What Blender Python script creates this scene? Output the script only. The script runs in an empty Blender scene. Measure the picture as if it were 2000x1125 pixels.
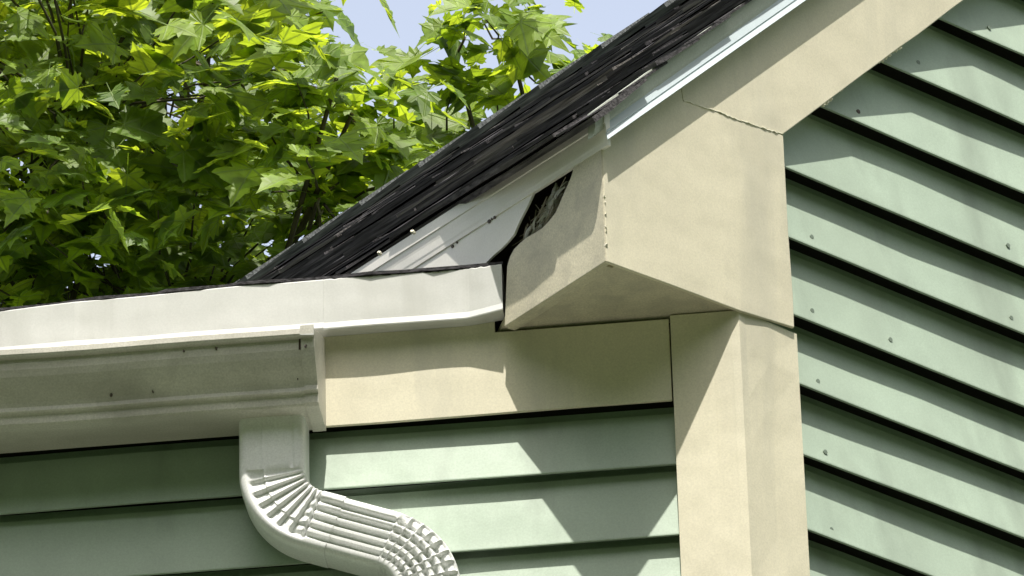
import bpy, bmesh, math, random
from mathutils import Vector, Matrix, noise

# ------------------------------------------------------------------ scene, camera, world, sun
scn = bpy.context.scene
col = scn.collection
rnd = random.Random(11)
Vec = Vector

cam_d = bpy.data.cameras.new('camera'); cam = bpy.data.objects.new('camera', cam_d); col.objects.link(cam)
cR = Vec((0.99958033, 0.0143175, -0.02518289)); cU = Vec((0.02896841, -0.49403793, 0.86895763)); cF = Vec((0, 0.86932246, 0.49424535))
CAM = Vec((-0.27585, -6.62442, 1.60464))
m = Matrix((cR, cU, -cF)).transposed().to_4x4(); m.translation = CAM
cam.matrix_world = m
cam_d.sensor_width = 36; cam_d.lens = 216; cam_d.clip_start = 0.1; cam_d.clip_end = 3000
scn.camera = cam

SUN = Vec((-0.0182, 0.3820, -0.9240)).normalized()          # direction the light travels
wd = bpy.data.worlds.new('World'); scn.world = wd; wd.use_nodes = True
wn = wd.node_tree.nodes; wl = wd.node_tree.links
sky = wn.new('ShaderNodeTexSky'); sky.sky_type = 'NISHITA'; sky.sun_disc = False
sky.sun_elevation = math.radians(67.5); sky.sun_rotation = math.radians(180)
sky.air_density = 1.0; sky.dust_density = 4.5; sky.ozone_density = 1.0
bg = wn['Background']; bg.inputs['Strength'].default_value = 0.075
hs = wn.new('ShaderNodeHueSaturation'); hs.inputs['Saturation'].default_value = 0.55      # hazy, milky summer sky
wl.new(sky.outputs['Color'], hs.inputs['Color']); 
# summer haze: the sky pales and brightens evenly all round towards the horizon
tcw = wn.new('ShaderNodeTexCoord'); sx = wn.new('ShaderNodeSeparateXYZ'); wl.new(tcw.outputs['Generated'], sx.inputs[0])
hz = wn.new('ShaderNodeMapRange'); hz.inputs[1].default_value = 0.0; hz.inputs[2].default_value = 1.0; hz.inputs[3].default_value = 1.0; hz.inputs[4].default_value = 0.0
wl.new(sx.outputs['Z'], hz.inputs[0])
pw = wn.new('ShaderNodeMath'); pw.operation = 'POWER'; wl.new(hz.outputs[0], pw.inputs[0]); pw.inputs[1].default_value = 1.5
ga = wn.new('ShaderNodeMath'); ga.operation = 'MULTIPLY_ADD'; wl.new(pw.outputs[0], ga.inputs[0]); ga.inputs[1].default_value = 6.5; ga.inputs[2].default_value = 1.0
sc = wn.new('ShaderNodeVectorMath'); sc.operation = 'SCALE'; wl.new(hs.outputs['Color'], sc.inputs[0]); wl.new(ga.outputs[0], sc.inputs['Scale'])
wl.new(sc.outputs[0], bg.inputs['Color'])
sl = bpy.data.lights.new('sun', 'SUN'); sl.energy = 5.0; sl.angle = math.radians(0.53); sl.color = (1.0, 0.955, 0.87)
so = bpy.data.objects.new('sun', sl); col.objects.link(so); so.location = (0, -4, 12)
so.rotation_euler = SUN.to_track_quat('-Z', 'Y').to_euler()
scn.view_settings.view_transform = 'Standard'; scn.view_settings.look = 'None'
scn.view_settings.exposure = 0.48; scn.view_settings.gamma = 1.0; scn.view_settings.use_curve_mapping = False
scn.cycles.max_bounces = 10; scn.cycles.diffuse_bounces = 5; scn.cycles.transparent_max_bounces = 8

# ------------------------------------------------------------------ frames of the house (metres)
AW, AG = math.radians(5.6), math.radians(40.4)
O = Vec((0, 0, 5.33))                                         # the wall corner, under the cornice
dW = Vec((-math.cos(AW), math.sin(AW), 0)); nW = Vec((-math.sin(AW), -math.cos(AW), 0))
dG = Vec((math.cos(AG), math.sin(AG), 0)); nG = Vec((math.sin(AG), -math.cos(AG), 0))
Z = Vec((0, 0, 1))
def WP(w, n, z): return O + dW * w + nW * n + Z * z           # side wall: along, out, up
def GP(g, n, z): return O + dG * g + nG * n + Z * z           # gable wall: along, out, up
def EP(g, e, z): return O + dG * g - nG * e + Z * z           # same frame, e = back along the eave
GROUND = -5.33

# ------------------------------------------------------------------ materials
MATS = {}
def nt_new(name):
    mt = bpy.data.materials.new(name); mt.use_nodes = True
    return mt, mt.node_tree.nodes, mt.node_tree.links, mt.node_tree.nodes['Principled BSDF']
def rgb(c): return (c[0], c[1], c[2], 1)
def paint(name, c, rough=0.55, var=0.12, stain=0.0, stain_col=(0.2, 0.19, 0.15), bump=0.15, grain=0.1, scale=9.0, spec=0.4,
          streak=(1, 1, 1), metal=0.0, wave=0.0, grime=0.0, grime_col=(.2, .2, .17), stain_scale=6.0, stain_lo=0.55, stain_hi=0.75, bscale=60):
    mt, N, L, B = nt_new(name)
    tc = N.new('ShaderNodeTexCoord'); mp = N.new('ShaderNodeMapping'); mp.inputs['Scale'].default_value = streak
    geo = N.new('ShaderNodeNewGeometry'); L.new(geo.outputs['Position'], mp.inputs['Vector'])
    n1 = N.new('ShaderNodeTexNoise'); n1.inputs['Scale'].default_value = scale; n1.inputs['Detail'].default_value = 6; n1.inputs['Roughness'].default_value = 0.6
    L.new(mp.outputs[0], n1.inputs['Vector'])
    n2 = N.new('ShaderNodeTexNoise'); n2.inputs['Scale'].default_value = 420; n2.inputs['Detail'].default_value = 3
    L.new(geo.outputs['Position'], n2.inputs['Vector'])
    mr = N.new('ShaderNodeMapRange'); mr.inputs[1].default_value = 0.3; mr.inputs[2].default_value = 0.7
    mr.inputs[3].default_value = 1 - var; mr.inputs[4].default_value = 1 + var * 0.5
    L.new(n1.outputs['Fac'], mr.inputs[0])
    mg = N.new('ShaderNodeMapRange'); mg.inputs[1].default_value = 0.3; mg.inputs[2].default_value = 0.7
    mg.inputs[3].default_value = 1 - grain; mg.inputs[4].default_value = 1 + grain
    L.new(n2.outputs['Fac'], mg.inputs[0])
    mu = N.new('ShaderNodeMath'); mu.operation = 'MULTIPLY'; L.new(mr.outputs[0], mu.inputs[0]); L.new(mg.outputs[0], mu.inputs[1])
    vm = N.new('ShaderNodeVectorMath'); vm.operation = 'SCALE'; vm.inputs[0].default_value = c
    L.new(mu.outputs[0], vm.inputs['Scale'])
    out = vm.outputs[0]
    if stain > 0:
        n3 = N.new('ShaderNodeTexNoise'); n3.inputs['Scale'].default_value = stain_scale; n3.inputs['Detail'].default_value = 5
        n3.inputs['Distortion'].default_value = 0.6
        L.new(mp.outputs[0], n3.inputs['Vector'])
        ms = N.new('ShaderNodeMapRange'); ms.inputs[1].default_value = stain_lo; ms.inputs[2].default_value = stain_hi
        ms.inputs[3].default_value = 0; ms.inputs[4].default_value = stain
        L.new(n3.outputs['Fac'], ms.inputs[0])
        mx = N.new('ShaderNodeMix'); mx.data_type = 'RGBA'
        L.new(ms.outputs[0], mx.inputs[0]); L.new(out, mx.inputs[6]); mx.inputs[7].default_value = rgb(stain_col)
        out = mx.outputs[2]
    if grime > 0:
        mg2 = N.new('ShaderNodeMapping'); mg2.inputs['Scale'].default_value = (11, 11, 1.6); L.new(geo.outputs['Position'], mg2.inputs['Vector'])
        n4 = N.new('ShaderNodeTexNoise'); n4.inputs['Scale'].default_value = 1.0; n4.inputs['Detail'].default_value = 4; n4.inputs['Roughness'].default_value = .55; n4.inputs['Distortion'].default_value = .3
        L.new(mg2.outputs[0], n4.inputs['Vector'])
        m4 = N.new('ShaderNodeMapRange'); m4.inputs[1].default_value = .52; m4.inputs[2].default_value = .72; m4.inputs[3].default_value = 0; m4.inputs[4].default_value = grime
        L.new(n4.outputs['Fac'], m4.inputs[0])
        x4 = N.new('ShaderNodeMix'); x4.data_type = 'RGBA'; L.new(m4.outputs[0], x4.inputs[0]); L.new(out, x4.inputs[6]); x4.inputs[7].default_value = rgb(grime_col)
        out = x4.outputs[2]
    L.new(out, B.inputs['Base Color'])
    B.inputs['Roughness'].default_value = rough; B.inputs['Specular IOR Level'].default_value = spec; B.inputs['Metallic'].default_value = metal
    if bump > 0:
        nb = N.new('ShaderNodeTexNoise'); nb.inputs['Scale'].default_value = bscale; nb.inputs['Detail'].default_value = 5
        L.new(mp.outputs[0], nb.inputs['Vector'])
        bp = N.new('ShaderNodeBump'); bp.inputs['Strength'].default_value = bump; bp.inputs['Distance'].default_value = 0.002
        L.new(nb.outputs['Fac'], bp.inputs['Height']); L.new(bp.outputs[0], B.inputs['Normal'])
        if wave > 0:
            nw = N.new('ShaderNodeTexNoise'); nw.inputs['Scale'].default_value = 9; nw.inputs['Detail'].default_value = 2; L.new(geo.outputs['Position'], nw.inputs['Vector'])
            b2 = N.new('ShaderNodeBump'); b2.inputs['Strength'].default_value = 1.0; b2.inputs['Distance'].default_value = wave
            L.new(nw.outputs['Fac'], b2.inputs['Height']); L.new(b2.outputs[0], bp.inputs['Normal'])
    MATS[name] = mt
    return mt
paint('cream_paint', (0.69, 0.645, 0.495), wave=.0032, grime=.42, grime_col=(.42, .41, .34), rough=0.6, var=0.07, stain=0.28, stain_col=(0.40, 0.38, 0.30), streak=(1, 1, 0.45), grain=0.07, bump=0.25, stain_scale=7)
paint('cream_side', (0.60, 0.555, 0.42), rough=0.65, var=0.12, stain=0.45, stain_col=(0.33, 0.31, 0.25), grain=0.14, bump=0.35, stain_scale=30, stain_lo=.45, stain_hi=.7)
paint('green_siding', (0.365, 0.45, 0.36), wave=.0035, grime=.55, grime_col=(.21, .25, .20), rough=0.5, var=0.10, stain=0.42, stain_col=(0.22, 0.26, 0.205), streak=(1, 1, 0.5), grain=0.07, bump=0.2, stain_scale=5.5, stain_lo=.52, stain_hi=.75)
paint('white_metal', (0.63, 0.635, 0.61), wave=.004, grime=.5, grime_col=(.40, .40, .36), rough=0.42, var=0.08, stain=0.35, stain_col=(0.42, 0.42, 0.38), grain=0.04, bump=0.1, streak=(1, 1, 0.3))
paint('white_panel', (0.82, 0.80, 0.75), wave=.006, rough=0.5, var=0.05, stain=0.25, stain_col=(0.55, 0.53, 0.46), grain=0.04, bump=0.1)
paint('gutter_metal', (0.62, 0.60, 0.53), wave=.005, grime=.38, grime_col=(.22, .21, .17), rough=0.45, var=0.14, stain=0.6, stain_col=(0.20, 0.185, 0.15), grain=0.12, bump=0.1, streak=(0.35, 1, 1.4), stain_scale=9, stain_lo=.42, stain_hi=.8)
paint('spout_metal', (0.80, 0.81, 0.80), rough=0.30, var=0.08, stain=0.3, stain_col=(0.48, 0.48, 0.45), grain=0.08, bump=0.06, spec=0.6, stain_scale=20)
paint('drip_metal', (0.47, 0.545, 0.575), wave=.005, rough=0.42, var=0.05, grain=0.03, bump=0.05, streak=(1, 1, 1))
paint('rake_trim', (0.50, 0.53, 0.46), rough=0.6, var=0.1, grain=0.08, bump=0.2)
paint('old_wood', (0.075, 0.05, 0.04), rough=0.9, var=0.4, grain=0.2, bump=0.6)
paint('sheathing', (0.035, 0.033, 0.027), rough=0.9, var=0.3, grain=0.1, bump=0.3)
paint('nail_rust', (0.09, 0.07, 0.06), rough=0.7, var=0.3, bump=0)
paint('nail_green', (0.20, 0.25, 0.20), rough=0.5, var=0.2, bump=0)
paint('caulk', (0.74, 0.71, 0.58), rough=0.7, var=0.1, bump=0.6)
paint('straw', (0.34, 0.30, 0.24), rough=0.9, var=0.4, bump=0)
paint('fluff', (0.40, 0.395, 0.37), rough=0.95, var=0.4, bump=0.5, scale=60)
paint('bark', (0.09, 0.075, 0.055), rough=0.9, var=0.35, bump=1.0, streak=(1, 1, 0.25), scale=30)
paint('lawn', (0.075, 0.12, 0.035), rough=0.95, var=0.4, bump=0.6, scale=3)
paint('concrete', (0.11, 0.105, 0.095), rough=0.9, var=0.15, bump=0.4, stain=0.3, scale=2)

def shingle_mat(name, c0, c1, c2):
    mt, N, L, B = nt_new(name)
    geo = N.new('ShaderNodeNewGeometry')
    r = N.new('ShaderNodeValToRGB'); L.new(geo.outputs['Random Per Island'], r.inputs[0])
    el = r.color_ramp.elements; el[0].position = 0.0; el[0].color = rgb(c0); el[1].position = 1.0; el[1].color = rgb(c2)
    e = el.new(0.55); e.color = rgb(c1)
    n = N.new('ShaderNodeTexNoise'); n.inputs['Scale'].default_value = 240; n.inputs['Detail'].default_value = 5
    dt = N.new('ShaderNodeVectorMath'); dt.operation = 'DOT_PRODUCT'; L.new(geo.outputs['Position'], dt.inputs[0]); dt.inputs[1].default_value = -nG
    d2 = N.new('ShaderNodeMath'); d2.operation = 'MULTIPLY'; L.new(dt.outputs['Value'], d2.inputs[0]); d2.inputs[1].default_value = .94
    d3 = N.new('ShaderNodeVectorMath'); d3.operation = 'SCALE'; d3.inputs[0].default_value = -nG; L.new(d2.outputs[0], d3.inputs['Scale'])
    d4 = N.new('ShaderNodeVectorMath'); d4.operation = 'SUBTRACT'; L.new(geo.outputs['Position'], d4.inputs[0]); L.new(d3.outputs[0], d4.inputs[1])
    L.new(d4.outputs[0], n.inputs['Vector'])
    mr = N.new('ShaderNodeMapRange'); mr.inputs[1].default_value = .3; mr.inputs[2].default_value = .7; mr.inputs[3].default_value = .35; mr.inputs[4].default_value = 1.9
    L.new(n.outputs['Fac'], mr.inputs[0])
    vm = N.new('ShaderNodeVectorMath'); vm.operation = 'SCALE'; L.new(r.outputs[0], vm.inputs[0]); L.new(mr.outputs[0], vm.inputs['Scale'])
    L.new(vm.outputs[0], B.inputs['Base Color']); B.inputs['Roughness'].default_value = 0.92; B.inputs['Specular IOR Level'].default_value = 0.25
    bp = N.new('ShaderNodeBump'); bp.inputs['Strength'].default_value = 0.8; bp.inputs['Distance'].default_value = 0.002
    L.new(n.outputs['Fac'], bp.inputs['Height']); L.new(bp.outputs[0], B.inputs['Normal'])
    MATS[name] = mt
shingle_mat('shingle', (0.04, 0.038, 0.042), (0.07, 0.066, 0.069), (0.14, 0.13, 0.118))
shingle_mat('ridge_cap', (0.10, 0.105, 0.105), (0.13, 0.14, 0.14), (0.17, 0.18, 0.175))

def leaf_mat(name, ca, cb, ta, tb):
    mt, N, L, B = nt_new(name)
    geo = N.new('ShaderNodeNewGeometry'); oi = N.new('ShaderNodeObjectInfo')
    ad = N.new('ShaderNodeMath'); ad.operation = 'ADD'; L.new(geo.outputs['Random Per Island'], ad.inputs[0]); L.new(oi.outputs['Random'], ad.inputs[1])
    frc = N.new('ShaderNodeMath'); frc.operation = 'FRACT'; L.new(ad.outputs[0], frc.inputs[0])
    m1 = N.new('ShaderNodeMix'); m1.data_type = 'RGBA'; m1.inputs[6].default_value = rgb(ca); m1.inputs[7].default_value = rgb(cb); L.new(frc.outputs[0], m1.inputs[0])
    m2 = N.new('ShaderNodeMix'); m2.data_type = 'RGBA'; m2.inputs[6].default_value = rgb(ta); m2.inputs[7].default_value = rgb(tb); L.new(frc.outputs[0], m2.inputs[0])
    uv = N.new('ShaderNodeUVMap'); uv.uv_map = 'blade'; sp = N.new('ShaderNodeSeparateXYZ'); L.new(uv.outputs[0], sp.inputs[0])
    def mth(op, a, b=None):
        q = N.new('ShaderNodeMath'); q.operation = op
        for i, v in enumerate((a, b)):
            if v is None: continue
            if isinstance(v, float): q.inputs[i].default_value = v
            else: L.new(v, q.inputs[i])
        return q.outputs[0]
    ax = mth('ABSOLUTE', sp.outputs['X']); an = mth('ARCTAN2', ax, sp.outputs['Y'])
    rad = mth('SQRT', mth('ADD', mth('MULTIPLY', ax, ax), mth('MULTIPLY', sp.outputs['Y'], sp.outputs['Y'])))
    dv = mth('MINIMUM', mth('MINIMUM', mth('ABSOLUTE', mth('SUBTRACT', an, 0.0)), mth('ABSOLUTE', mth('SUBTRACT', an, 0.86))), mth('ABSOLUTE', mth('SUBTRACT', an, 1.65)))
    vd = mth('MULTIPLY', dv, rad)
    vm_ = N.new('ShaderNodeMapRange'); vm_.inputs[1].default_value = .006; vm_.inputs[2].default_value = .026; vm_.inputs[3].default_value = 1.0; vm_.inputs[4].default_value = 0.0; L.new(vd, vm_.inputs[0])
    bl = N.new('ShaderNodeTexNoise'); bl.inputs['Scale'].default_value = 30; bl.inputs['Detail'].default_value = 4; L.new(geo.outputs['Position'], bl.inputs['Vector'])
    br = N.new('ShaderNodeMapRange'); br.inputs[1].default_value = .3; br.inputs[2].default_value = .7; br.inputs[3].default_value = .72; br.inputs[4].default_value = 1.22; L.new(bl.outputs['Fac'], br.inputs[0])
    def veined(src, vein, k):
        v0 = N.new('ShaderNodeVectorMath'); v0.operation = 'SCALE'; L.new(src, v0.inputs[0]); L.new(br.outputs[0], v0.inputs['Scale'])
        x_ = N.new('ShaderNodeMix'); x_.data_type = 'RGBA'; L.new(mth('MULTIPLY', vm_.outputs[0], k), x_.inputs[0]); L.new(v0.outputs[0], x_.inputs[6]); x_.inputs[7].default_value = rgb(vein)
        return x_.outputs[2]
    c_out = veined(m1.outputs[2], (.15, .20, .06), .7); t_out = veined(m2.outputs[2], (.06, .09, .01), .75)
    bpl = N.new('ShaderNodeBump'); bpl.inputs['Strength'].default_value = .5; bpl.inputs['Distance'].default_value = .004; L.new(vm_.outputs[0], bpl.inputs['Height']); L.new(bpl.outputs[0], B.inputs['Normal'])
    L.new(c_out, B.inputs['Base Color']); B.inputs['Roughness'].default_value = 0.5; B.inputs['Specular IOR Level'].default_value = 0.2
    tr = N.new('ShaderNodeBsdfTranslucent'); L.new(t_out, tr.inputs['Color'])
    ms = N.new('ShaderNodeAddShader')
    L.new(B.outputs[0], ms.inputs[0]); L.new(tr.outputs[0], ms.inputs[1])
    L.new(ms.outputs[0], N['Material Output'].inputs['Surface'])
    MATS[name] = mt
leaf_mat('maple_leaf', (0.045, 0.080, 0.014), (0.110, 0.155, 0.022), (0.15, 0.22, 0.010), (0.36, 0.42, 0.020))

# ------------------------------------------------------------------ helpers
def obj(name, bm, mat, parent=None, bevel=0.0, smooth=False, kind=None, label=None):
    bmesh.ops.recalc_face_normals(bm, faces=bm.faces)
    me = bpy.data.meshes.new(name); bm.to_mesh(me); bm.free()
    return link(name, me, mat, parent, bevel, smooth, kind, label)
def link(name, me, mat, parent=None, bevel=0.0, smooth=False, kind=None, label=None):
    me.materials.append(MATS[mat])
    if smooth:
        me.polygons.foreach_set('use_smooth', [True] * len(me.polygons))
    o = bpy.data.objects.new(name, me); col.objects.link(o)
    if parent: put(o, parent)
    if bevel:
        b = o.modifiers.new('bevel', 'BEVEL'); b.width = bevel; b.segments = 2; b.limit_method = 'ANGLE'; b.angle_limit = math.radians(35)
    if kind: o['kind'] = kind
    if label: o['label'] = label
    return o
def put(o, parent):
    o.parent = parent
    o.matrix_parent_inverse = root_inv(parent)
def root_inv(p):
    tot = Matrix.Identity(4)
    q = p; chain = []
    while q is not None: chain.append(q); q = q.parent
    for q in reversed(chain): tot = tot @ q.matrix_parent_inverse @ q.matrix_basis
    return tot.inverted()
def thing(name, loc, label, cat, group=None):
    o = bpy.data.objects.new(name, None); col.objects.link(o); o.location = loc; o.empty_display_size = 0.2
    o.matrix_basis = Matrix.Translation(loc)
    o['label'] = label; o['category'] = cat
    if group: o['group'] = group
    return o
def tag(o, label, cat, group=None):
    o['label'] = label; o['category'] = cat
    if group: o['group'] = group
def prism(pts, F, n0, n1, bm=None):
    """outline pts (a, z) in frame F(a, n, z), thick from n0 to n1"""
    bm = bm or bmesh.new()
    a = [bm.verts.new(F(x, n0, z)) for x, z in pts]; b = [bm.verts.new(F(x, n1, z)) for x, z in pts]
    bm.faces.new(a); bm.faces.new(b[::-1])
    for i in range(len(pts)):
        j = (i + 1) % len(pts); bm.faces.new((a[i], a[j], b[j], b[i]))
    return bm
def sweep(prof, pts, close=True, bm=None, caps=True):
    """prof(i) -> list of points; stitched ring to ring"""
    bm = bm or bmesh.new(); rings = []
    for ring in pts: rings.append([bm.verts.new(p) for p in ring])
    for a, b in zip(rings, rings[1:]):
        n = len(a)
        for i in range(n if close else n - 1):
            j = (i + 1) % n; bm.faces.new((a[i], a[j], b[j], b[i]))
    if caps and close: bm.faces.new(rings[0][::-1]); bm.faces.new(rings[-1])
    return bm
def box8(p, bm):
    v = [bm.verts.new(q) for q in p]
    for f in ((0, 1, 2, 3), (7, 6, 5, 4), (0, 4, 5, 1), (1, 5, 6, 2), (2, 6, 7, 3), (3, 7, 4, 0)): bm.faces.new([v[i] for i in f])
def subdivide_line(pts, step, amp, seed):
    """break outline edges into short pieces with a slight waver"""
    out = []; r = random.Random(seed)
    for (a, b) in zip(pts, pts[1:] + pts[:1]):
        L = math.hypot(b[0] - a[0], b[1] - a[1]); k = max(1, int(L / step))
        for i in range(k):
            t = i / k; x = a[0] + (b[0] - a[0]) * t; z = a[1] + (b[1] - a[1]) * t
            if 0 < i: x += r.uniform(-amp, amp); z += r.uniform(-amp, amp)
            out.append((x, z))
    return out

# ------------------------------------------------------------------ ground
bm = bmesh.new(); s = 900
bm.faces.new([bm.verts.new(p) for p in ((-s, -s, 0), (s, -s, 0), (s, s, 0), (-s, s, 0))])
o = obj('ground', bm, 'lawn'); o['kind'] = 'structure'
bm = bmesh.new()
bm.faces.new([bm.verts.new(p) for p in ((-7, -5, .02), (7, -5, .02), (7, 3.6, .02), (-7, 3.6, .02))])
o = obj('bounce_slab', bm, 'concrete'); o['kind'] = 'structure'  # unseen slab, added to set the light bounced up onto the house

# ------------------------------------------------------------------ house
HOUSE = thing('house', (0, 0, 0), 'green clapboard house with cream trim and a dark shingled gable roof', 'house')
RG = 0.93                                                     # gable centre line
TA = 1.0                                                      # roof pitch
gE = -0.218                                                   # face of the eave cornice
RIDGE_Z = 0.175 + (RG + 0.25) * TA
def rake_top(g): return 0.172 + 0.972 * (min(g, 2 * RG - g) + 0.2195)
def rake_low(g): return 0.2832 + 0.971 * (min(g, 2 * RG - g) - 0.0897)

obj('gable_wall', prism([(0.015, GROUND), (2 * RG - 0.015, GROUND), (2 * RG - .015, 0.2), (RG, 0.2 + RG), (0.015, 0.2)], GP, -0.12, -0.048), 'sheathing', HOUSE)
obj('side_wall', prism([(0.03, GROUND), (3.2, GROUND), (3.2, 0.03), (0.03, 0.03)], WP, -0.12, -0.038), 'sheathing', HOUSE)
# far walls so that the volumes close
obj('back_wall', prism([(0.06, GROUND), (3.2, GROUND), (3.2, 0.35), (0.06, 0.35)], lambda a, n, z: EP(2 * RG - .02 + n, a, z), -0.06, 0.0), 'green_siding', HOUSE)
obj('end_wall', prism([(0.0, GROUND), (1.6, GROUND), (1.6, 0.25), (0.0, 0.02)], lambda a, n, z: WP(3.2 + n, -0.03 - a, z), -0.06, 0.0), 'green_siding', HOUSE)

# clapboards: hollow-backed boards with a thin butt lip, each its own mesh
def clapboard(F, a0, a1, zb, E, n_butt, t0, seed, slope0=None, step=0.005):
    r = random.Random(seed)
    zt = zb + E + 0.012
    n_top = n_butt - t0 * (E + 0.012) / E
    lip = 0.0035
    zs_ = zb + E - step; nk = n_butt - t0
    prof = [(n_butt - lip, zb), (n_butt, zb), (n_butt, zb + .0015), (nk, zs_), (nk - .013, zs_ + .001), (nk - .013, zt), (nk - .017, zt), (nk - .017, zs_ - .01), (n_butt - lip - 0.004, zb + 0.020), (n_butt - lip, zb + 0.014)]
    segs = 14; rings = []
    ph = r.uniform(0, 9)
    for i in range(segs + 1):
        a = a0 + (a1 - a0) * i / segs
        wv = 0.0009 * math.sin(ph + a * 7.1) + 0.0006 * math.sin(ph * 2 + a * 17)
        dz = 0.0008 * math.sin(ph * 3 + a * 5)
        ring = []
        for (n, z) in prof:
            aa = a
            if slope0 and i == 0: aa = slope0(z)
            ring.append(F(aa, n + wv, z + dz))
        rings.append(ring)
    return sweep(None, rings)
gz = [0.5825, 0.4715, 0.362, 0.247, 0.143, 0.0322, -0.0648, -0.1645, -0.2702]
gz = [gz[0] + 0.1066 * k for k in range(5, 0, -1)] + gz
while gz[-1] > GROUND + 0.35: gz.append(gz[-1] - 0.1035)
gboards = []
for i, zb in enumerate(gz):
    E = (gz[i - 1] - zb) if i else 0.1066
    if zb > 0.29 - .05:
        s0 = lambda z: 0.0897 + (z - 0.2832) / 0.971 - 0.055
        g0 = max(0.075, s0(zb)); fn = (lambda z, s0=s0: max(0.075, s0(z)))
    else: g0 = 0.085; fn = None
    g1 = 2 * RG - max(0.085, 0.0897 + (zb - 0.2832) / 0.971 + 0.03)
    if g1 - g0 < 0.05: gboards.append(None); continue
    gboards.append(obj('clapboard', clapboard(GP, g0, g1, zb, E, -0.006, 0.0235, 100 + i, fn, 0.006), 'green_siding', HOUSE))
wz = [-0.2050, -0.3035]
wz_top = -0.1068
E0 = 0.0985
while wz[-1] > GROUND + 0.35: wz.append(wz[-1] - E0)
wboards = []
for i, zb in enumerate([wz_top] + wz):
    if i == 0: continue
    wboards.append(obj('clapboard', clapboard(WP, 0.079, 3.2, zb, E0 if i > 1 else 0.0820, -0.004, 0.0155, 300 + i, None, 0.004), 'green_siding', HOUSE))

# nails in the gable clapboards (sub-parts)
def disc_nail(F, a, n, z, r, mat, parent, name='nail'):
    bm = bmesh.new(); ring0 = []; ring1 = []
    for k in range(8):
        t = k * math.pi / 4
        ring0.append(F(a + r * math.cos(t), n - .002, z + r * math.sin(t))); ring1.append(F(a + r * math.cos(t), n + .0012, z + r * math.sin(t)))
    sweep(None, [ring0, ring1], bm=bm)
    return obj(name, bm, mat, parent)
for (a, z, mt) in [(.4947, .6058, 'nail_green'), (.358, .5, 'nail_green'), (.2413, .3809, 'nail_rust'), (.1456, .1603, 'nail_green'), (.1392, .0511, 'nail_green'),
               (.142, -.0491, 'nail_green'), (.1482, -.147, 'nail_green'), (.1502, -.255, 'nail_green'), (.274, .0552, 'nail_green'), (.4994, .2719, 'nail_green'),
               (.494, .1611, 'nail_green'), (.62, .05, 'nail_green'), (.66, .27, 'nail_green'), (.60, -.05, 'nail_green'), (.62, -.15, 'nail_green')]:
    for i, zb in enumerate(gz):
        E = (gz[i - 1] - zb) if i else .1066
        if zb <= z < zb + E and gboards[i]:
            n = -0.006 - 0.0235 * (z - zb) / E
            disc_nail(GP, a, n, z, 0.0032, mt, gboards[i]); break

# corner board: folded L round the 134 degree corner
def corner_ring(z, t):
    n0, n1 = 0.003, -0.03
    c = math.tan((AW + AG) / 2)
    return [WP(0.0815, n1, z), WP(0.0815, n0, z), WP(0.030, n0 + .0008 * math.sin(z * 9), z), WP(0.006, n0 + .0004, z), GP(0.001, n0 + .0012, z), GP(0.012, n0 + .0002, z), GP(0.05, n0 + 0.0022 * math.sin(z * 11 + 1.0), z), GP(0.0985, n0, z), GP(0.0985, n1, z)]
zs = [GROUND + 0.3] + [-1.2 + 0.06 * k for k in range(20)] + [-0.002]
obj('corner_board', sweep(None, [corner_ring(z, 0) for z in zs]), 'cream_paint', HOUSE, smooth=False)
obj('foundation', prism([(0.0, GROUND - .05), (2 * RG, GROUND - .05), (2 * RG, GROUND + .32), (0.0, GROUND + .32)], GP, -0.12, -0.033), 'concrete', HOUSE)
obj('foundation', prism([(0.01, GROUND - .05), (3.2, GROUND - .05), (3.2, GROUND + .32), (0.01, GROUND + .32)], WP, -0.12, -0.022), 'concrete', HOUSE)

# frieze board along the side wall
fz = subdivide_line([(0.0835, -0.1195), (0.0835, 0.003)], 10, 0, 1)
pts = [(0.0835, -0.0045), (0.0835, -0.1195)] + [(0.0835 + 0.12 * k, -0.1197 + 0.0006 * math.sin(k * 1.7)) for k in range(1, 26)] + [(3.2, -0.1197), (3.2, 0.06), (0.30, 0.06), (0.30, -0.0045)]
obj('frieze_backer', prism([(0.084, -0.104), (3.19, -0.104), (3.19, 0.055), (0.31, .055), (0.31, -.008), (0.084, -.008)], WP, -0.023, -0.0045), 'sheathing', HOUSE)
obj('frieze_board', prism(pts, WP, -0.0040, 0.0), 'cream_paint', HOUSE, bevel=0.0012)

# cornice return box
front = [(-0.2168, -0.0095), (0.0905, 0.0022), (0.0897, 0.2818), (0.05, 0.2788), (0.01, 0.2755), (-0.03, 0.2745), (-0.0794, 0.2702), (-0.083, 0.3005), (-0.2168, 0.1718)]
front = [(-0.2168, -0.0095), (-0.1, -0.0062), (0.0, -0.0046), (0.0905, 0.0022), (0.0915, 0.05), (0.0893, 0.14), (0.0897, 0.2818)] + front[3:]
obj('return_front', prism(front, GP, 0.0035, 0.008), 'cream_paint', HOUSE, bevel=0.0012)
side = [(-0.0075, 0.1515), (-0.0076, -0.009), (0.1862, -0.0134), (0.1781, 0.0689), (0.1715, 0.0805), (0.1640, 0.0872), (0.152, 0.0905), (0.1373, 0.0925), (0.122, 0.0915), (0.1076, 0.0920), (0.096, 0.0955), (0.0825, 0.1020), (0.0745, 0.111), (0.0669, 0.1205), (0.058, 0.130), (0.0513, 0.1385), (0.0439, 0.1515)]
FE = lambda a, n, z: EP(gE - n, a, z)                         # n is out of the eave face
obj('return_side', prism(side, FE, -0.009, 0.0), 'cream_side', HOUSE, bevel=0.001)
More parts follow.
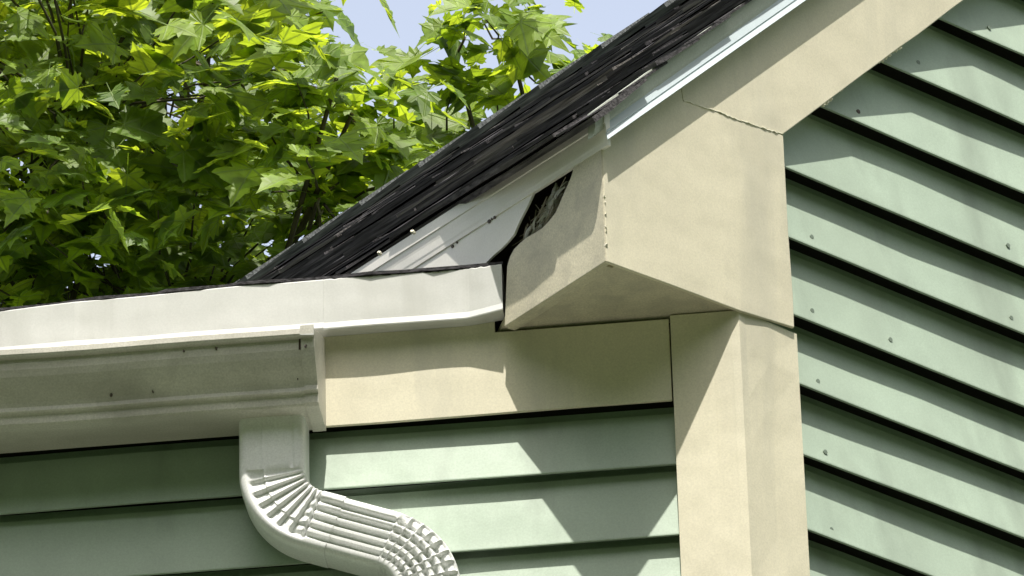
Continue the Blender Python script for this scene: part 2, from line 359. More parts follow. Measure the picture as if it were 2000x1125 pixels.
# soffit and lip under the side panel
bm = bmesh.new()
tri = [(gE + .004, 0.178), (gE + .004, -0.008 + .01), (0.03, 0.0), (0.012, 0.03)]
lo = [EP(gE + .006, -0.0030, 0.0005), GP(0.03, 0.0030, 0.0005), WP(0.0, -0.02, 0.0005), WP(0.30, -0.02, 0.0005), EP(gE + .006, 0.19, 0.0005)]
sweep(None, [lo, [p + Z * 0.006 for p in lo]], bm=bm)
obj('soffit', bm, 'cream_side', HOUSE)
bm = bmesh.new()
lip_ring = lambda e: [EP(gE + .0095, e, -0.0065 - e * .022), EP(gE + .022, e, -0.0055 - e * .02), EP(gE + .026, e, 0.0), EP(gE + .0095, e, 0.0)]
sweep(None, [lip_ring(0.005), lip_ring(0.1), lip_ring(0.192)], bm=bm)
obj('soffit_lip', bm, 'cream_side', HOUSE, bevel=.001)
# raw framing inside the cornice, seen through the hole
obj('cornice_framing', prism([(-0.002, 0.008), (3.0, 0.008), (3.0, 0.26), (-0.002, 0.26)], lambda a, n, z: EP(-0.12 + n, a, z), 0, 0.03), 'old_wood', HOUSE)
# white fascia panel left of the hole
pan = [(0.1165, 0.160), (0.1189, 0.1577), (0.124, 0.150), (0.1304, 0.1431), (0.139, 0.134), (0.1491, 0.1253), (0.157, 0.117), (0.1638, 0.1085), (0.175, 0.104), (0.1892, 0.0996), (0.205, 0.097), (0.2216, 0.0924), (0.2240, 0.02), (3.0, 0.02), (3.0, 0.160)]
PANEL = obj('fascia_panel', prism(pan, FE, -0.004, -0.001), 'white_panel', HOUSE)
for (e_, z_, r_) in ((.210, .1485, .0028), (.199, .1493, .0022), (.2045, .1495, .0016), (.283, .146, .0022), (.274, .1475, .0015)):
    disc_nail(FE, e_, -0.0005, z_, r_, 'nail_rust', PANEL)
# crown moulding under the shingles
cp = [(-.004, .1495), (.0006, .1495), (.0010, .1545), (.0016, .1575), (.0022, .1680), (.0032, .1760), (.0034, .1790), (.0048, .1800), (.0050, .1960), (-.004, .1960)]
def crown_ring(e): return [FE(e, n, z) for n, z in cp]
obj('crown_moulding', sweep(None, [crown_ring(-0.0205 + 0.0)] + [crown_ring(e) for e in (0.3, 0.9, 3.0)]), 'white_panel', HOUSE)

# rake boards, rake moulding and metal drip edge
def rake_board_pts():
    low = [(0.0899, 0.2836)]; r = random.Random(5); g = 0.13
    while g < RG - .03: low.append((g, rake_low(g) + r.uniform(-.0008, .0008))); g += 0.035
    low.append((RG, rake_low(RG)))
    return low + [(RG, rake_top(RG)), (-0.0828, rake_top(-0.0828)), (-0.0790, 0.2708), (-0.03, 0.2751), (0.01, 0.2761), (0.05, 0.2793)]
obj('rake_board', prism(rake_board_pts(), GP, -0.03, 0.008), 'cream_paint', HOUSE, bevel=0.001)
obj('rake_board', prism([(RG + .0015, rake_low(RG)), (2 * RG + .25, rake_low(2 * RG + .25)), (2 * RG + .25, rake_top(2 * RG + .25)), (RG + .0015, rake_top(RG))], GP, -0.03, 0.008), 'cream_paint', HOUSE)
# caulk in the cracked joint
bm = bmesh.new(); r = random.Random(8); rings = []
jl = [(-0.078, .2709), (-.03, .2752), (.01, .2762), (.05, .2794), (.0885, .2825)]
for i in range(41):
    t = i / 40 * (len(jl) - 1); k = min(int(t), len(jl) - 2); f = t - k
    a = jl[k][0] + (jl[k + 1][0] - jl[k][0]) * f; z = jl[k][1] + (jl[k + 1][1] - jl[k][1]) * f + r.uniform(-.0009, .0009)
    h = r.uniform(.0012, .0024) * (0.3 if i % 9 == 4 else 1); d = r.uniform(0.0002, .0013)
    rings.append([GP(a, .006, z - h), GP(a, .0082 + d, z - h * .4), GP(a, .0082 + d, z + h * .4), GP(a, .006, z + h)])
obj('caulk_bead', sweep(None, rings, bm=bm), 'caulk', HOUSE)
# flaking caulk at the return's vertical seam and along the rake board
r = random.Random(21)
def flake(F, a, n, z, s, name, parent, mat='caulk'):
    bm = bmesh.new(); k = 7
    r0 = [s * r.uniform(.5, 1.1) for _ in range(k)]
    ra = [F(a + r0[i] * math.cos(i * 6.283 / k), n - .001, z + r0[i] * 1.3 * math.sin(i * 6.283 / k)) for i in range(k)]
    rb = [F(a + .7 * r0[i] * math.cos(i * 6.283 / k), n + r.uniform(.001, .0028), z + .9 * r0[i] * math.sin(i * 6.283 / k)) for i in range(k)]
    sweep(None, [ra, rb], bm=bm); return obj(name, bm, mat, parent)
for z in (.083, .074, .058, .040, .033, .014):
    flake(GP, -0.2158 + r.uniform(-.0006, .001), .0070, z, r.uniform(.0012, .0024), 'paint_flake', HOUSE)
for g_ in (.27, .276, .283, .29, .297, .302, .308, .165, .172, .178, .2):
    flake(GP, g_, .0048, rake_low(g_) + r.uniform(.001, .003), r.uniform(.0035, .0055), 'paint_flake', HOUSE)
# the rake moulding (crown returned up the rake) between shingles and metal
def along_rake(g0, g1, prof, base, slope, cut=0.0, n=24):
    rings = []
    for i in range(n + 1):
        g = g0 + (g1 - g0) * i / n
        rings.append([GP(g + (cut * h if i == 0 else 0), nn, base + slope * (g + (cut * h if i == 0 else 0) - g0) + h) for nn, h in prof])
    return sweep(None, rings)
rm = [(.006, .020), (.016, .020), (.019, .030), (.0205, .046), (.0205, .056), (.006, .056)]
obj('rake_moulding', along_rake(-0.2375, RG, rm, 0.137, 0.985), 'rake_trim', HOUSE)
dm = [(.0095, .0315), (.0160, .0305), (.0185, .0215), (.0212, .0115), (.0203, .0095), (.0208, .0080), (.0244, .0002), (.0238, -.0006), (.0193, .0078), (.0190, .0095), (.0198, .0115), (.0172, .0215), (.0146, .0290), (.0095, .0300)]
obj('drip_edge', along_rake(-0.2215, RG, dm, 0.1548, 0.962, cut=0.12, n=40), 'drip_metal', HOUSE)

# gable roof: deck, courses of shingles, ridge caps
ca = 1 / math.sqrt(2)
sdir = (dG + Z * TA).normalized(); ndir = (Z - dG * TA).normalized()
EAVE = Vec(EP(-0.243, 0, 0.176))                               # underside of the shingles at the eave
SL = (RG + 0.243) / ca
def eave_in(e): t = min(1, max(0, (e - .11) / .20)); return 0.043 * t * t * (3 - 2 * t)   # the overhang dies away along the eave
def RP(s_, e_, h): return EAVE + sdir * s_ - nG * e_ + ndir * h
bm = bmesh.new()
box8([RP(0.05, -0.016, -0.016), RP(SL, -0.016, -0.016), RP(SL, 3.0, -0.016), RP(0.05, 3.0, -0.016), RP(0.05, -0.016, -0.001), RP(SL, -0.016, -0.001), RP(SL, 3.0, -0.001), RP(0.05, 3.0, -0.001)], bm)
ROOF = obj('gable_roof', bm, 'old_wood', HOUSE)
mir = lambda p: p + dG * (2 * (RG - (p - O).dot(dG)))
bm = bmesh.new()
box8([mir(RP(0.0, -0.02, -0.016)), mir(RP(SL, -0.02, -0.016)), mir(RP(SL, 3.0, -0.016)), mir(RP(0.0, 3.0, -0.016)), mir(RP(0.0, -0.02, 0.01)), mir(RP(SL, -0.02, 0.01)), mir(RP(SL, 3.0, 0.01)), mir(RP(0.0, 3.0, 0.01))], bm)
obj('gable_roof', bm, 'shingle', HOUSE)
EX = 0.076
nC = int(SL / EX) + 1
r = random.Random(31)
for i in range(nC):
    s0 = -0.004 + i * EX - (.007 if i == 0 else 0)
    bm = bmesh.new(); e = -0.027 + r.uniform(-.0022, .0022)
    h0 = 0.001
    while e < 3.0:
        wd_ = r.choice((.06, .1, .16, .25, .33, .45)) * r.uniform(.8, 1.2); e1 = min(3.02, e + wd_ - 0.0015)
        thick = r.choice((.006, .0065, .007, .0085, .010)); ds = r.uniform(-.007, .007); lift = r.uniform(0, .0022)
        if r.random() < .06: thick *= .4
        sa = s0 + ds; sb = min(SL, s0 + EX + 0.03)
        k = max(1, int((e1 - e) / .05)); top = []; 
        rings = []
        for q in range(k + 1):
            ee = e + (e1 - e) * q / k; jj = r.uniform(-.0014, .0014); js = r.uniform(-.002, .002); curl = r.uniform(0, .0012)
            ei = eave_in(ee) if i == 0 else 0
            rings.append([RP(sa + ei + js, ee, h0 + .0045 + lift + curl), RP(sa + ei + js + .001, ee, h0 + thick + lift + jj + curl), RP(sa + ei + .03, ee, h0 + thick * .85 + lift * .5), RP(sb, ee, h0 + .0035), RP(sb, ee, h0), RP(sa + ei + .03, ee, h0 + .003)])
        sweep(None, rings, bm=bm)
        e = e1 + 0.0015
    obj('shingle_course', bm, 'shingle', ROOF)
# starter strip at the eave (dark lower edge)
bm = bmesh.new(); rings = []
for q in range(61):
    ee = -0.03 + 3.03 * q / 60; j = r.uniform(-.0012, .0012)
    j += eave_in(ee); rings.append([RP(-.008 + j, ee, -.004), RP(-.008 + j, ee, .0035), RP(.12, ee, .0025), RP(.12, ee, -.0005), RP(.03 + j, ee, -.004)])
obj('starter_strip', sweep(None, rings, bm=bm), 'shingle', ROOF)
e = -0.03
while e < 3.0:
    bm = bmesh.new(); L = 0.2; rise = 0.012
    RT = O + dG * RG + Z * (0.176 + RG + .243)
    def cp_(e_, h): 
        c = RT - nG * e_ + Z * h
        lo_ = c - sdir * .13
        return [lo_ + ndir * (.014 + h * .3), c + Z * .018, mir(lo_ + ndir * (.014 + h * .3)), mir(lo_ + ndir * .006), c + Z * .006, lo_ + ndir * .006]
    sweep(None, [cp_(e, .010), cp_(e + L, .0)], bm=bm)
    obj('ridge_cap', bm, 'ridge_cap', ROOF); e += 0.15
for (e_, s_) in ((.385, -.011), (.318, -.011)):
    flake(lambda a, n, z: RP(-.012 - n, a, z), e_, -0.001, 0.003, .0036, 'paint_flake', HOUSE)

# the side wing: metal fascia strip, its low roof
def strip_mesh(w0, w1, n_out, seed, end_bend):
    r = random.Random(seed); rings = []; k = 60
    for i in range(k + 1):
        w = w0 + (w1 - w0) * i / k
        zt = 0.0765 - max(0, w - 0.6) * 0.030 * (1 if w < 1.0 else 1 / max(1, (w - .6) / .4)) + r.uniform(-.0008, .0008)
        zb = 0.0047; n = n_out + 0.0008 * math.sin(w * 31) + .0006 * math.sin(w * 11)
        if end_bend and w < 0.330:
            f = (0.330 - w) / 0.045; n += 0.006 * f; zb += 0.005 * f; zt -= .001 * f
        if abs(w - .823) < .02: n += .0018 * (1 - abs(w - .823) / .02)
        rings.append([WP(w, 0.0005, zt - .002), WP(w, n - .001, zt), WP(w, n, zt - .0015), WP(w, n - .0004, zb + .010), WP(w, n + .0012, zb + .0015), WP(w, n + .0008, zb), WP(w, n - .004, zb - .0005), WP(w, 0.0005, zb + .002)])
    return sweep(None, rings)
obj('fascia_strip', strip_mesh(0.2865, 0.516, 0.0230, 3, True), 'white_metal', HOUSE)
obj('fascia_strip', strip_mesh(0.511, 3.2, 0.0247, 4, False), 'white_metal', HOUSE)
# low roof of the wing: slab with ragged shingle edge
def side_roof(n_e, z0, t, jit, seed, name, mat, n_back=-1.5):
    r = random.Random(seed); bm = bmesh.new()
    def wline(n): return (0.2125 - 0.7193 * n) / 0.6947
    edge = []; w = wline(n_e) + .004
    while w < 3.25: edge.append((w, n_e + r.uniform(-jit, jit), r.uniform(-jit, jit) * .35)); w += r.uniform(.012, .05)
    sl = 0.16
    def zz(w): return 0.0765 - max(0, w - 0.6) * 0.030 * (1 if w < 1.0 else 1 / max(1, (w - .6) / .4))
    poly = [(w, n, zz(w) + z0 + q) for w, n, q in edge] + [(3.25, n_back, z0 + .06 + sl * -n_back), (wline(n_back), n_back, z0 + .06 + sl * -n_back)]
    a = [bm.verts.new(WP(w, n, z)) for w, n, z in poly]; b = [bm.verts.new(WP(w, n, z + t)) for w, n, z in poly]
    bm.faces.new(a); bm.faces.new(b[::-1])
    for i in range(len(a)):
        j = (i + 1) % len(a); bm.faces.new((a[i], a[j], b[j], b[i]))
    bmesh.ops.triangulate(bm, faces=bm.faces)
    return obj(name, bm, mat, HOUSE)
side_roof(0.0238, 0.0004, 0.0042, .0030, 17, 'side_roof', 'shingle')

# ------------------------------------------------------------------ gutter
GUT = thing('gutter', WP(0.9, 0.05, -0.125), 'dirty off white metal gutter with moulded face under the white fascia strip', 'gutter')
gp = [(.0035, .002), (.0035, -.125), (.030, -.1255), (.069, -.125), (.071, -.123), (.0715, -.1125), (.0735, -.1100), (.0770, -.1085), (.0765, -.1030), (.0790, -.0975), (.0845, -.0905), (.0915, -.0825), (.0985, -.0725), (.1020, -.0640), (.1030, -.0560), (.1022, -.0500), (.1095, -.0485), (.1105, -.0465), (.1105, -.0395), (.1090, -.0380), (.0985, -.0385)]
def offset_prof(p, t):
    out = []
    for i, (a, b) in enumerate(p):
        pa = p[max(0, i - 1)]; pb = p[min(len(p) - 1, i + 1)]
        dx, dz = pb[0] - pa[0], pb[1] - pa[1]; L = math.hypot(dx, dz) or 1
        out.append((a + -dz / L * t, b + dx / L * t))
    return out
gin = offset_prof(gp, 0.0011)
ring_prof = gp + gin[::-1]
rings = []; r = random.Random(41)
for i in range(60):
    w = 0.516 + (3.25 - 0.516) * i / 59
    dz = .0011 * math.sin(w * 8.3) + .0007 * math.sin(w * 21); dn = .0008 * math.sin(w * 13 + 1)
    rings.append([WP(w, n + (dn if n > .03 else 0), z + dz * (n > .05)) for n, z in ring_prof])
obj('trough', sweep(None, rings), 'gutter_metal', GUT)
# end cap: flat plate with a folded flange over the trough
gcap = [(.0035, .002), (.0035, -.1262), (.069, -.1262), (.0722, -.1240), (.0727, -.1122), (.0745, -.1108), (.0780, -.1092), (.0777, -.1030), (.0800, -.0985), (.0856, -.0915), (.0925, -.0835), (.0996, -.0730), (.1031, -.0640), (.1042, -.0560), (.1042, -.0500), (.1115, -.0490), (.1117, -.0385), (.0985, -.0375), (.06, -.02)]
CAP = obj('end_cap', prism([(n, z) for n, z in gcap], lambda a, n, z: WP(0.5135 - n, a, z), 0, .0015), 'gutter_metal', GUT, bevel=.0004)
fl = [gcap[i] for i in range(1, 17)]
rings = []
for w in (0.512, 0.5285):
    o2 = offset_prof(fl, -0.0016); rings.append([WP(w, n, z) for n, z in offset_prof(fl, -0.0007)] + [WP(w, n, z) for n, z in o2[::-1]])
obj('flange', sweep(None, rings), 'gutter_metal', CAP)
obj('lip_tab', prism([(.5115, -.0368), (.5285, -.0372), (.5288, -.0510), (.5115, -.0525)], WP, .1115, .1128), 'white_metal', CAP, bevel=.0004)
for (w, n, z, s_) in ((.768, .078, -.0965, .0022), (.716, .078, -.0965, .0016), (.634, .1012, -.0555, .0022), (.674, .1015, -.056, .0018), (.905, .1015, -.056, .0015), (.5225, .1048, -.064, .0018), (.536, .080, -.0955, .0012)):
    flake(WP, w, n + .0022, z, s_, 'dirt_speck', GUT, 'nail_rust')
obj('seam_dirt', prism([(.5292, -.052), (.5312, -.052), (.5318, -.066), (.5290, -.066)], lambda w_, n, z: WP(w_, .1042 - (-.052 - z) * .10 + n, z), -.003, .0004), 'old_wood', CAP)
bm = prism([(.514, -.1075), (.527, -.1070), (.527, -.1095), (.514, -.1100)], WP, .0775, .0792)
obj('open_seam', bm, 'old_wood', CAP)

# ------------------------------------------------------------------ downspout with crimped elbows
SPT = thing('downspout', WP(0.575, 0.04, -0.13), 'light grey metal downspout bending in two crimped elbows below the gutter', 'downspout')
phi = math.radians(69); r1, r2 = 0.075, 0.080
wA, zA, zb1 = 0.5745, -0.110, -0.198
def spout_path():
    """list of (w, z, tangent angle from straight down towards the corner, part, local 0..1)"""
    out = []
    n = 14
    for i in range(n + 1): out.append((wA, zA + (zb1 - zA) * i / n, 0.0, 'a', i / n))
    n = 84
    for i in range(1, n + 1):
        t = phi * i / n; out.append((wA - r1 * (1 - math.cos(t)), zb1 - r1 * math.sin(t), t, 'b', i / n))
    w1, z1 = out[-1][0], out[-1][1]; L1 = 0.0963; n = 40
    for i in range(1, n + 1): out.append((w1 - math.sin(phi) * L1 * i / n, z1 - math.cos(phi) * L1 * i / n, phi, 'c', i / n))
    w2, z2 = out[-1][0], out[-1][1]; n = 96
    for i in range(1, n + 1):
        t = phi * (1 - i / n)
        # centre of curvature lies below-left
        cw, cz = w2 + r2 * math.cos(phi), z2 - r2 * math.sin(phi)
        out.append((cw - r2 * math.cos(t), cz + r2 * math.sin(t), t, 'd', i / n))
    w3, z3 = out[-1][0], out[-1][1]
    for i in range(1, 4): out.append((w3, z3 + (GROUND + 0.25 - z3) * i / 3, 0.0, 'e', i / 3))
    return out
PATH = spout_path()
HWD, N0, N1 = 0.0405, -0.003, 0.047                            # half width, back and front of the pipe
def spout_ring(w, z, t, part, q, grow=0.0):
    # u: across (positive = towards the corner), outward normal = nW
    tw, tz = -math.sin(t), -math.cos(t)                       # tangent (w, z)
    uw, uz = -math.cos(t), math.sin(t)                        # across
    pts = []
    K = 54
    crimp = 0.0; edge = 0
    if part == 'b':
        p = (q * 7.0) % 1.0; crimp = (p if p < .78 else (1 - p) / .22 * .78) * min(1, q * 6) 
    if part == 'd':
        p = (q * 9.0) % 1.0; crimp = max(0.0, 1 - abs(p - .5) / .20)
    fl_amt = {'a': 0, 'b': max(0, q - .75) * 2, 'c': min(1, .45 + q * 2.2), 'd': 1.0, 'e': 1.0}[part]
    hw = HWD + grow
    rr = 0.010
    # front face, left to right, rounded corners
    for k in range(K + 1):
        u = -1 + 2 * k / K
        n = N1 + grow
        ed = (1 - abs(u)) * hw
        if ed < rr: n -= rr - math.sqrt(max(0, rr * rr - (rr - ed) ** 2))
        du = 0.0
        inner = max(0.0, min(1.0, (0.80 - abs(u)) / 0.12))
        if part == 'b':
            m_ = max(0.0, min(1.0, (u + 0.72) / .10)) * max(0, min(1, (0.98 - u) / .2))
            n -= 0.0060 * (1 - crimp / .78) * m_ * min(1, q * 6)
            n += 0.0022 * max(0, 1 - abs(u + .22) / .045) * (1 if q > .0 else 0)
            if u < -.22: n -= .0012 * inner
        if part == 'a':
            n += 0.0009 * max(0, 1 - abs(u + .25) / .03)
            n -= 0.0012 * max(0, 1 - abs(u - .62) / .08)
        if fl_amt and part in 'bcde':
            v = (u + .74) / 1.5
            if 0 < v < 1:
                f = (v * 5.0) % 1.0
                gr = max(0.0, 1 - abs(f - .5) / .34)
                n -= 0.0085 * gr ** .8 * fl_amt * ((1 - .85 * crimp) if part == 'd' else 1)
        if part == 'd':
            n += 0.0012 * crimp * inner
            m_ = max(0, min(1, (u - .60) / .14)) * max(0, min(1, (.99 - u) / .10))
            n -= 0.0050 * (1 - crimp) * m_ * min(1, q * 8)
        pts.append((u * hw, n))
    e_ = hw
    outer_amp = 0.0
    pts += [(hw, N1 - .012), (hw, N1 - .025), (hw, N0 + .006), (hw - .006, N0), (0, N0), (-hw + .006, N0), (-hw, N0 + .006), (-hw, N1 - .025), (-hw, N1 - .012)]
    out = []
    for (x, n) in pts:
        sx = x
        if part == 'b' and x > hw * .93: sx = x - .0022 * (1 - crimp / .78) * min(1, q * 6)       # gathered inner bend
        if part == 'd' and x < -hw * .93: sx = x + .0026 * (1 - crimp) * min(1, q * 5)
        out.append(WP(w + uw * sx, n, z + uz * sx))
    return out
def spout_part(name, parts, grow=0.0, lab=None, lo=0.0, hi=1.0, extra=None):
    rings = [spout_ring(*p, grow=grow) for p in PATH if p[3] in parts and (len(parts) > 1 or lo <= p[4] <= hi)]
    if extra: rings = extra + rings
    return obj(name, sweep(None, rings), 'spout_metal', SPT, smooth=True, label=lab)
pa = [p for p in PATH if p[3] == 'a']; pb = [p for p in PATH if p[3] == 'b']; pc = [p for p in PATH if p[3] == 'c']; pd = [p for p in PATH if p[3] == 'd']; pe = [p for p in PATH if p[3] == 'e']
def build_spout(name, seq, grow=0.0):
    o = obj(name, sweep(None, [spout_ring(*p, grow=grow) for p in seq]), 'spout_metal', SPT, smooth=True)
    me = o.data
    me.set_sharp_from_angle(angle=math.radians(32))
    return o
cut = int(len(pc) * .30)
build_spout('upper_elbow', pa + pb + pc[:cut + 1], 0.0006)
build_spout('lower_elbow', pc[cut - 1:] + pd, -0.0006)
build_spout('pipe', [pd[-2]] + pe, 0.0004)

# ------------------------------------------------------------------ nest rubbish in the hole
NEST = thing('nest_debris', EP(gE + .03, 0.11, 0.105), 'grey straw and fluff of a nest stuffed in the hole of the cornice', 'nest')
r = random.Random(77); bm = bmesh.new()
for k in range(260):
    e0 = r.uniform(.085, .165); z0 = .088 + (.165 - e0) * .45 + r.uniform(-.014, .022); g0 = gE + r.uniform(.008, .045)
    d = Vec((r.gauss(0, .5), r.gauss(-.9, .5), r.gauss(.75, .5))).normalized(); L = r.uniform(.02, .055); bend = r.uniform(-.012, .012); wdt = r.uniform(.0004, .0010)
    rings = []
    for q in range(5):
        t = q / 4 - .5; p = (g0 + d.x * L * t * .35, e0 + d.y * L * t + bend * t * t, z0 + d.z * L * t - bend * t * t)
        c = EP(p[0], p[1], p[2]); u = Z.cross(dG) * wdt + Z * wdt * .6
        rings.append([c - u, c + dG * wdt * -.7, c + u])
    sweep(None, rings, bm=bm)
obj('straw', bm, 'straw', NEST, kind='stuff')
bm = bmesh.new()
for k in range(70):
    # torn ribbons of pale insulation, lying up the slope of the hole
    t = r.random(); e0 = .088 + t * .055 + r.uniform(-.006, .006); z0 = .137 - t * .038 + r.uniform(-.007, .007); g0 = gE + r.uniform(.008, .020)
    L = r.uniform(.012, .034); wdt = r.uniform(.0012, .0036); ang = math.radians(r.gauss(52, 22)); cv = r.uniform(-.008, .008); tw = r.uniform(-1, 1)
    rings = []
    for q in range(6):
        f = q / 5 - .5; de = -math.cos(ang) * L * f + cv * f * f * 3; dz = math.sin(ang) * L * f + cv * f * f * 2
        wv = wdt * (1 - (2 * f) ** 2 * .7) * r.uniform(.7, 1.2); gx = g0 + tw * .006 * f + .010 * f * f
        c = Vec((gx, e0 + de, z0 + dz)); nx, nz = math.sin(ang) * wv, math.cos(ang) * wv
        rings.append([EP(c.x - .0003, c.y - nx, c.z - nz), EP(c.x - .0016, c.y, c.z), EP(c.x - .0003, c.y + nx, c.z + nz), EP(c.x + .0004, c.y, c.z)])
    sweep(None, rings, bm=bm)
obj('fluff', bm, 'fluff', NEST, kind='stuff')

# ------------------------------------------------------------------ maples behind the house
def leaf_mesh(name, seed):
    """five-lobed toothed leaf, unit width about 1, petiole at origin, blade along +Y"""
    r = random.Random(seed)
    half = [(0.03, 0.0), (0.10, -0.07), (0.20, -0.13), (0.27, -0.10), (0.36, -0.12), (0.335, -0.02), (0.42, 0.03), (0.335, 0.08), (0.30, 0.13), (0.40, 0.20), (0.47, 0.22), (0.50, 0.33), (0.54, 0.44), (0.42, 0.42), (0.36, 0.48), (0.29, 0.41), (0.20, 0.42), (0.185, 0.52), (0.235, 0.63), (0.145, 0.65), (0.10, 0.75), (0.055, 0.82)]
    tip = (0.0, 0.95)
    pts = [(x * r.uniform(.93, 1.07), y + r.uniform(-.015, .015)) for x, y in half] + [tip] + [(-x * r.uniform(.93, 1.07), y + r.uniform(-.015, .015)) for x, y in half[::-1]]
    fold = r.uniform(.05, .30); droop = r.uniform(.15, .55); wav = r.uniform(.04, .10); ph = r.uniform(0, 6)
    def lift(x, y): return fold * abs(x) - droop * (x * x * .8 + max(0, y) ** 2 * .6) + wav * math.sin(7 * x + ph) * abs(x) * 2
    vs = [(x, y, lift(x, y)) for x, y in pts]
    n = len(vs)
    inner = [(0.0, 0.02, lift(0, .02)), (0.0, 0.25, lift(0, .25)), (0.0, 0.55, lift(0, .55))]
    V = vs + inner; c0, c1, c2 = n, n + 1, n + 2; t = len(half)
    Fc = []
    def near(i):
        y = vs[i][1]
        return c0 if y < .10 else (c1 if y < .46 else c2)
    for i in range(n - 1):
        a, b = near(i), near(i + 1)
        if a == b: Fc.append((i, i + 1, a))
        else: Fc.append((i, i + 1, b)); Fc.append((i, b, a))
    # petiole
    k = len(V); V += [(-.012, .02, 0), (.012, .02, 0), (.008, -.45, .10), (-.008, -.45, .10)]; Fc.append((k, k + 1, k + 2, k + 3))
    return V, Fc
LEAVES = [leaf_mesh('leaf', 500 + i) for i in range(8)]
LEAF_ME = []
def blade_uv(me, xy):
    lay = me.uv_layers.new(name='blade'); idx = [0] * len(me.loops); me.loops.foreach_get('vertex_index', idx)
    lay.data.foreach_set('uv', [c for i in idx for c in xy[i]])
for V, Fc in LEAVES:
    me = bpy.data.meshes.new('leaf'); me.from_pydata(V, [], Fc); blade_uv(me, [(v[0], v[1]) for v in V]); me.materials.append(MATS['maple_leaf']); LEAF_ME.append(me)

def limb(bm, pts, r0, r1, sides=7):
    rings = []
    for i, p in enumerate(pts):
        d = (pts[min(i + 1, len(pts) - 1)] - pts[max(i - 1, 0)]).normalized()
        u = d.cross(Vec((.3, .9, .2))).normalized(); v = d.cross(u); rad = r0 + (r1 - r0) * i / (len(pts) - 1)
        rings.append([p + (u * math.cos(6.2832 * k / sides) + v * math.sin(6.2832 * k / sides)) * rad for k in range(sides)])
    sweep(None, rings, bm=bm)
def bent(a, b, k, amp, r):
    out = []
    for i in range(k + 1):
        t = i / k; p = a.lerp(b, t)
        if 0 < i < k: p = p + Vec((r.gauss(0, amp), r.gauss(0, amp), r.gauss(0, amp)))
        out.append(p)
    return out
def in_view(p):
    q = p - CAM; k = q.dot(cF); return abs(q.dot(cR) / k) < .085 and -.03 < q.dot(cU) / k < .05
def maple(base, fork, boughs, seed, label, density):
    r = random.Random(seed)
    T = thing('maple_tree', base, label, 'tree', None)
    bm = bmesh.new()
    limb(bm, [base, base.lerp(fork, .35) + Vec((.04, -.03, 0)), base.lerp(fork, .7) + Vec((-.03, .02, 0)), fork], .16, .07, 10)
    leaves = []
    for (cx, cy, cz, rx, ry, rz, dens) in boughs:
        c = Vec((cx, cy, cz))
        limb(bm, bent(fork, c, 6, .05, r), .018, .005)
        n_sprays = max(4, int(dens * density * 4.19 * rx * ry * rz / 4.5))
        for _ in range(n_sprays):
            while True:
                d = Vec((r.uniform(-1, 1), r.uniform(-1, 1), r.uniform(-1, 1)))
                if d.length < 1: break
            p = c + Vec((d.x * rx, d.y * ry, d.z * rz))
            out = (p - fork); out.z = 0
            out = (out.normalized() + Vec((0, -.4, 0))).normalized()
            if r.random() < .6: limb(bm, bent(c.lerp(p, .15), p, 3, .012, r), .0045, .0018, 4)
            tw = (out + Vec((r.gauss(0, .5), r.gauss(0, .5), r.gauss(.25, .4)))).normalized()
            for q in range(r.randint(3, 6)):
                az = r.uniform(0, 6.283); size = r.choice((.06, .07, .08, .09, .10, .11, .13, .15)) * r.uniform(.85, 1.12)
                pos = p + Vec((r.gauss(0, .065), r.gauss(0, .065), r.gauss(0, .035)))
                # blade normal: mostly up, leaning outwards
                nrm = (Vec((0, 0, 1)) * r.uniform(.35, 1.0) + out * r.uniform(-.1, .7) + Vec((0, -1, 0)) * r.uniform(0, .55) + Vec((r.gauss(0, .38), r.gauss(0, .38), r.gauss(0, .15)))).normalized()
                along = (Vec((math.cos(az), math.sin(az), 0)) + out * .5 - Vec((0, 0, .45)))
                along = (along - nrm * along.dot(nrm)).normalized(); side_ = along.cross(nrm)
                leaves.append((pos, side_, along, nrm, size, r.randrange(8)))
    obj('trunk', bm, 'bark', T)
    vis = sorted((l for l in leaves if in_view(l[0])), key=lambda l: (l[0] - CAM).length - l[4] * 8)
    pick = set(id(l) for l in vis[:290])
    V, Fc, UVs = [], [], []
    for l in leaves:
        pos, sx, sy, sz, size, vi = l
        if id(l) in pick:
            o = bpy.data.objects.new('leaf', LEAF_ME[vi]); col.objects.link(o); o.parent = T
            M4 = Matrix((sx * size, sy * size, sz * size)).transposed().to_4x4(); M4.translation = pos
            o.matrix_parent_inverse = Matrix.Translation(-base); o.matrix_basis = M4
            continue
        b = len(V); LV, LF = LEAVES[vi]
        V += [tuple(pos + sx * (x * size) + sy * (y * size) + sz * (z * size)) for x, y, z in LV]
        UVs += [(x, y) for x, y, z in LV]
        Fc += [tuple(b + i for i in f) for f in LF]
    me = bpy.data.meshes.new('crown'); me.from_pydata(V, [], Fc); blade_uv(me, UVs)
    link('crown', me, 'maple_leaf', T, kind='stuff')
    print('maple', len(leaves), 'leaves')
    return T
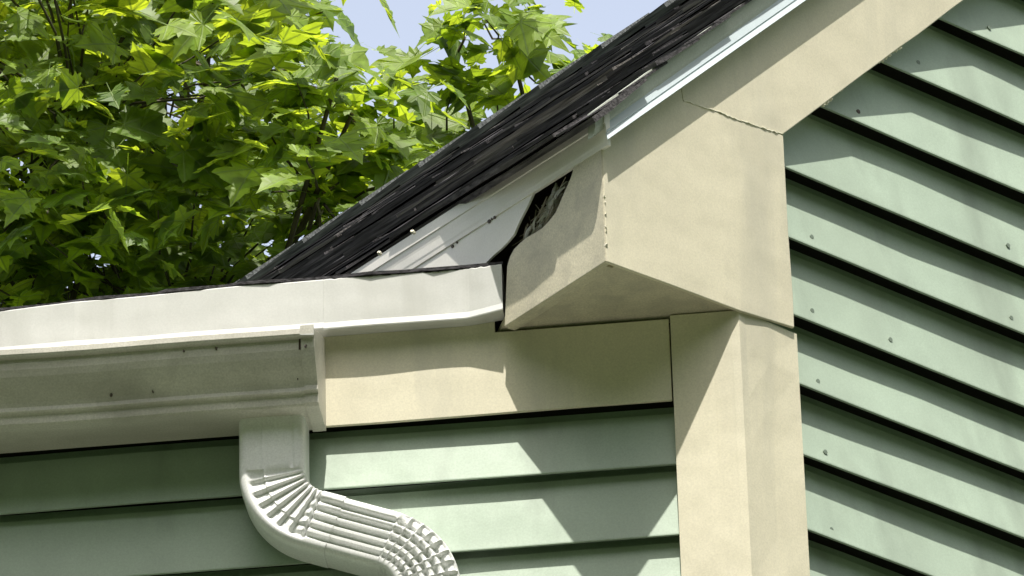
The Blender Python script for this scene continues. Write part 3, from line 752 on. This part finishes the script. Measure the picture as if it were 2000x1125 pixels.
maple(Vec((-1.9, 6.6, 0)), Vec((-1.7, 7.0, 7.4)), [
    (-1.257, 5.352, 8.866, .50, .9, .52, 1.0), (-1.401, 5.83, 8.80, .45, .8, .45, 1.0), (-1.084, 5.92, 9.40, .42, .8, .34, 1.0), (-1.9, 5.77, 9.35, .6, .9, .7, .8), (-2.3, 6.6, 9.0, .7, .9, .9, .6),
    (-0.93, 5.30, 9.40, .17, .5, .22, 1.2), (-0.700, 5.154, 8.55, .20, .55, .20, 1.6), (-0.560, 5.30, 8.66, .12, .4, .12, 2.0), (-0.650, 4.954, 8.735, .09, .22, .05, 2.2), (-0.62, 5.05, 8.70, .13, .3, .09, 1.9), (-0.47, 5.40, 8.63, .10, .35, .10, 1.9),
    (-0.508, 5.576, 8.58, .24, .6, .16, 1.1), (-1.075, 5.82, 8.55, .6, .9, .30, 1.1), (-1.5, 6.6, 9.9, .9, .9, .6, .5), (-1.2, 6.7, 8.7, .6, .5, .5, .9)],
    61, 'tall maple tree with dense sunlit leaves rising over the gutter', 760)
maple(Vec((0.3, 7.2, 0)), Vec((0.1, 7.2, 7.4)), [
    (-0.249, 5.638, 9.160, .15, .45, .125, 2.1), (-0.266, 5.904, 9.05, .19, .5, .15, 1.8), (-0.391, 5.539, 9.14, .075, .2, .055, 2.0), (-0.145, 5.639, 9.13, .07, .3, .11, 2.2),
    (-0.385, 5.787, 9.04, .05, .25, .05, 1.0), (-0.284, 6.56, 8.72, .8, .7, .5, .7), (0.25, 6.5, 8.9, .45, .6, .5, .6)],
    62, 'smaller maple crown against the sky behind the shingled roof slope', 620)

# unseen trees added behind the camera to block light from the low sky
def sky_block_tree(x, y, h, rad, seed):
    r = random.Random(seed); base = Vec((x, y, 0))
    T = thing('sky_block_tree', base, 'broad leafy tree added out of view to block the low sky', 'tree', 'added sky-blocking trees')
    bm = bmesh.new(); top = base + Vec((r.uniform(-.3, .3), r.uniform(-.3, .3), h * .8))
    limb(bm, bent(base, top, 6, .12, r), .26, .05, 9)
    for k in range(9):
        a = r.uniform(0, 6.283); f = base.lerp(top, r.uniform(.3, .85))
        limb(bm, bent(f, f + Vec((math.cos(a) * rad * .7, math.sin(a) * rad * .7, r.uniform(.4, 1.6))), 4, .1, r), .08, .015, 6)
    obj('trunk', bm, 'bark', T)
    V, Fc = [], []
    for k in range(2600):
        while True:
            d = Vec((r.uniform(-1, 1), r.uniform(-1, 1), r.uniform(-1, 1)))
            if .25 < d.length < 1: break
        p = base + Vec((d.x * rad, d.y * rad, h * .56 + d.z * h * .44))
        n = Vec((r.gauss(0, 1), r.gauss(0, 1), r.gauss(.5, 1))).normalized(); u = n.orthogonal().normalized(); v = n.cross(u); sz = r.uniform(.22, .42)
        b = len(V); LV, LF = LEAVES[k % 8]
        b = len(V)
        V += [tuple(p + u * sz * math.cos(j * 1.2566 + .3) * (1 if j % 2 else .7) + v * sz * math.sin(j * 1.2566 + .3)) for j in range(5)]
        Fc.append((b, b + 1, b + 2, b + 3, b + 4))
    me = bpy.data.meshes.new('crown'); me.from_pydata(V, [], Fc); link('crown', me, 'maple_leaf', T, kind='stuff')
for k, (ang, dist, h) in enumerate(((-75, 13, 11), (-55, 14, 13), (-37, 14.5, 14), (-20, 15, 13.5), (-4, 15.5, 14), (13, 15, 14), (30, 14.5, 13), (48, 14, 14), (66, 13.5, 13), (86, 13, 12))):
    a = math.radians(ang); sky_block_tree(math.sin(a) * dist, -math.cos(a) * dist, h * 1.2, 3.1, 900 + k)
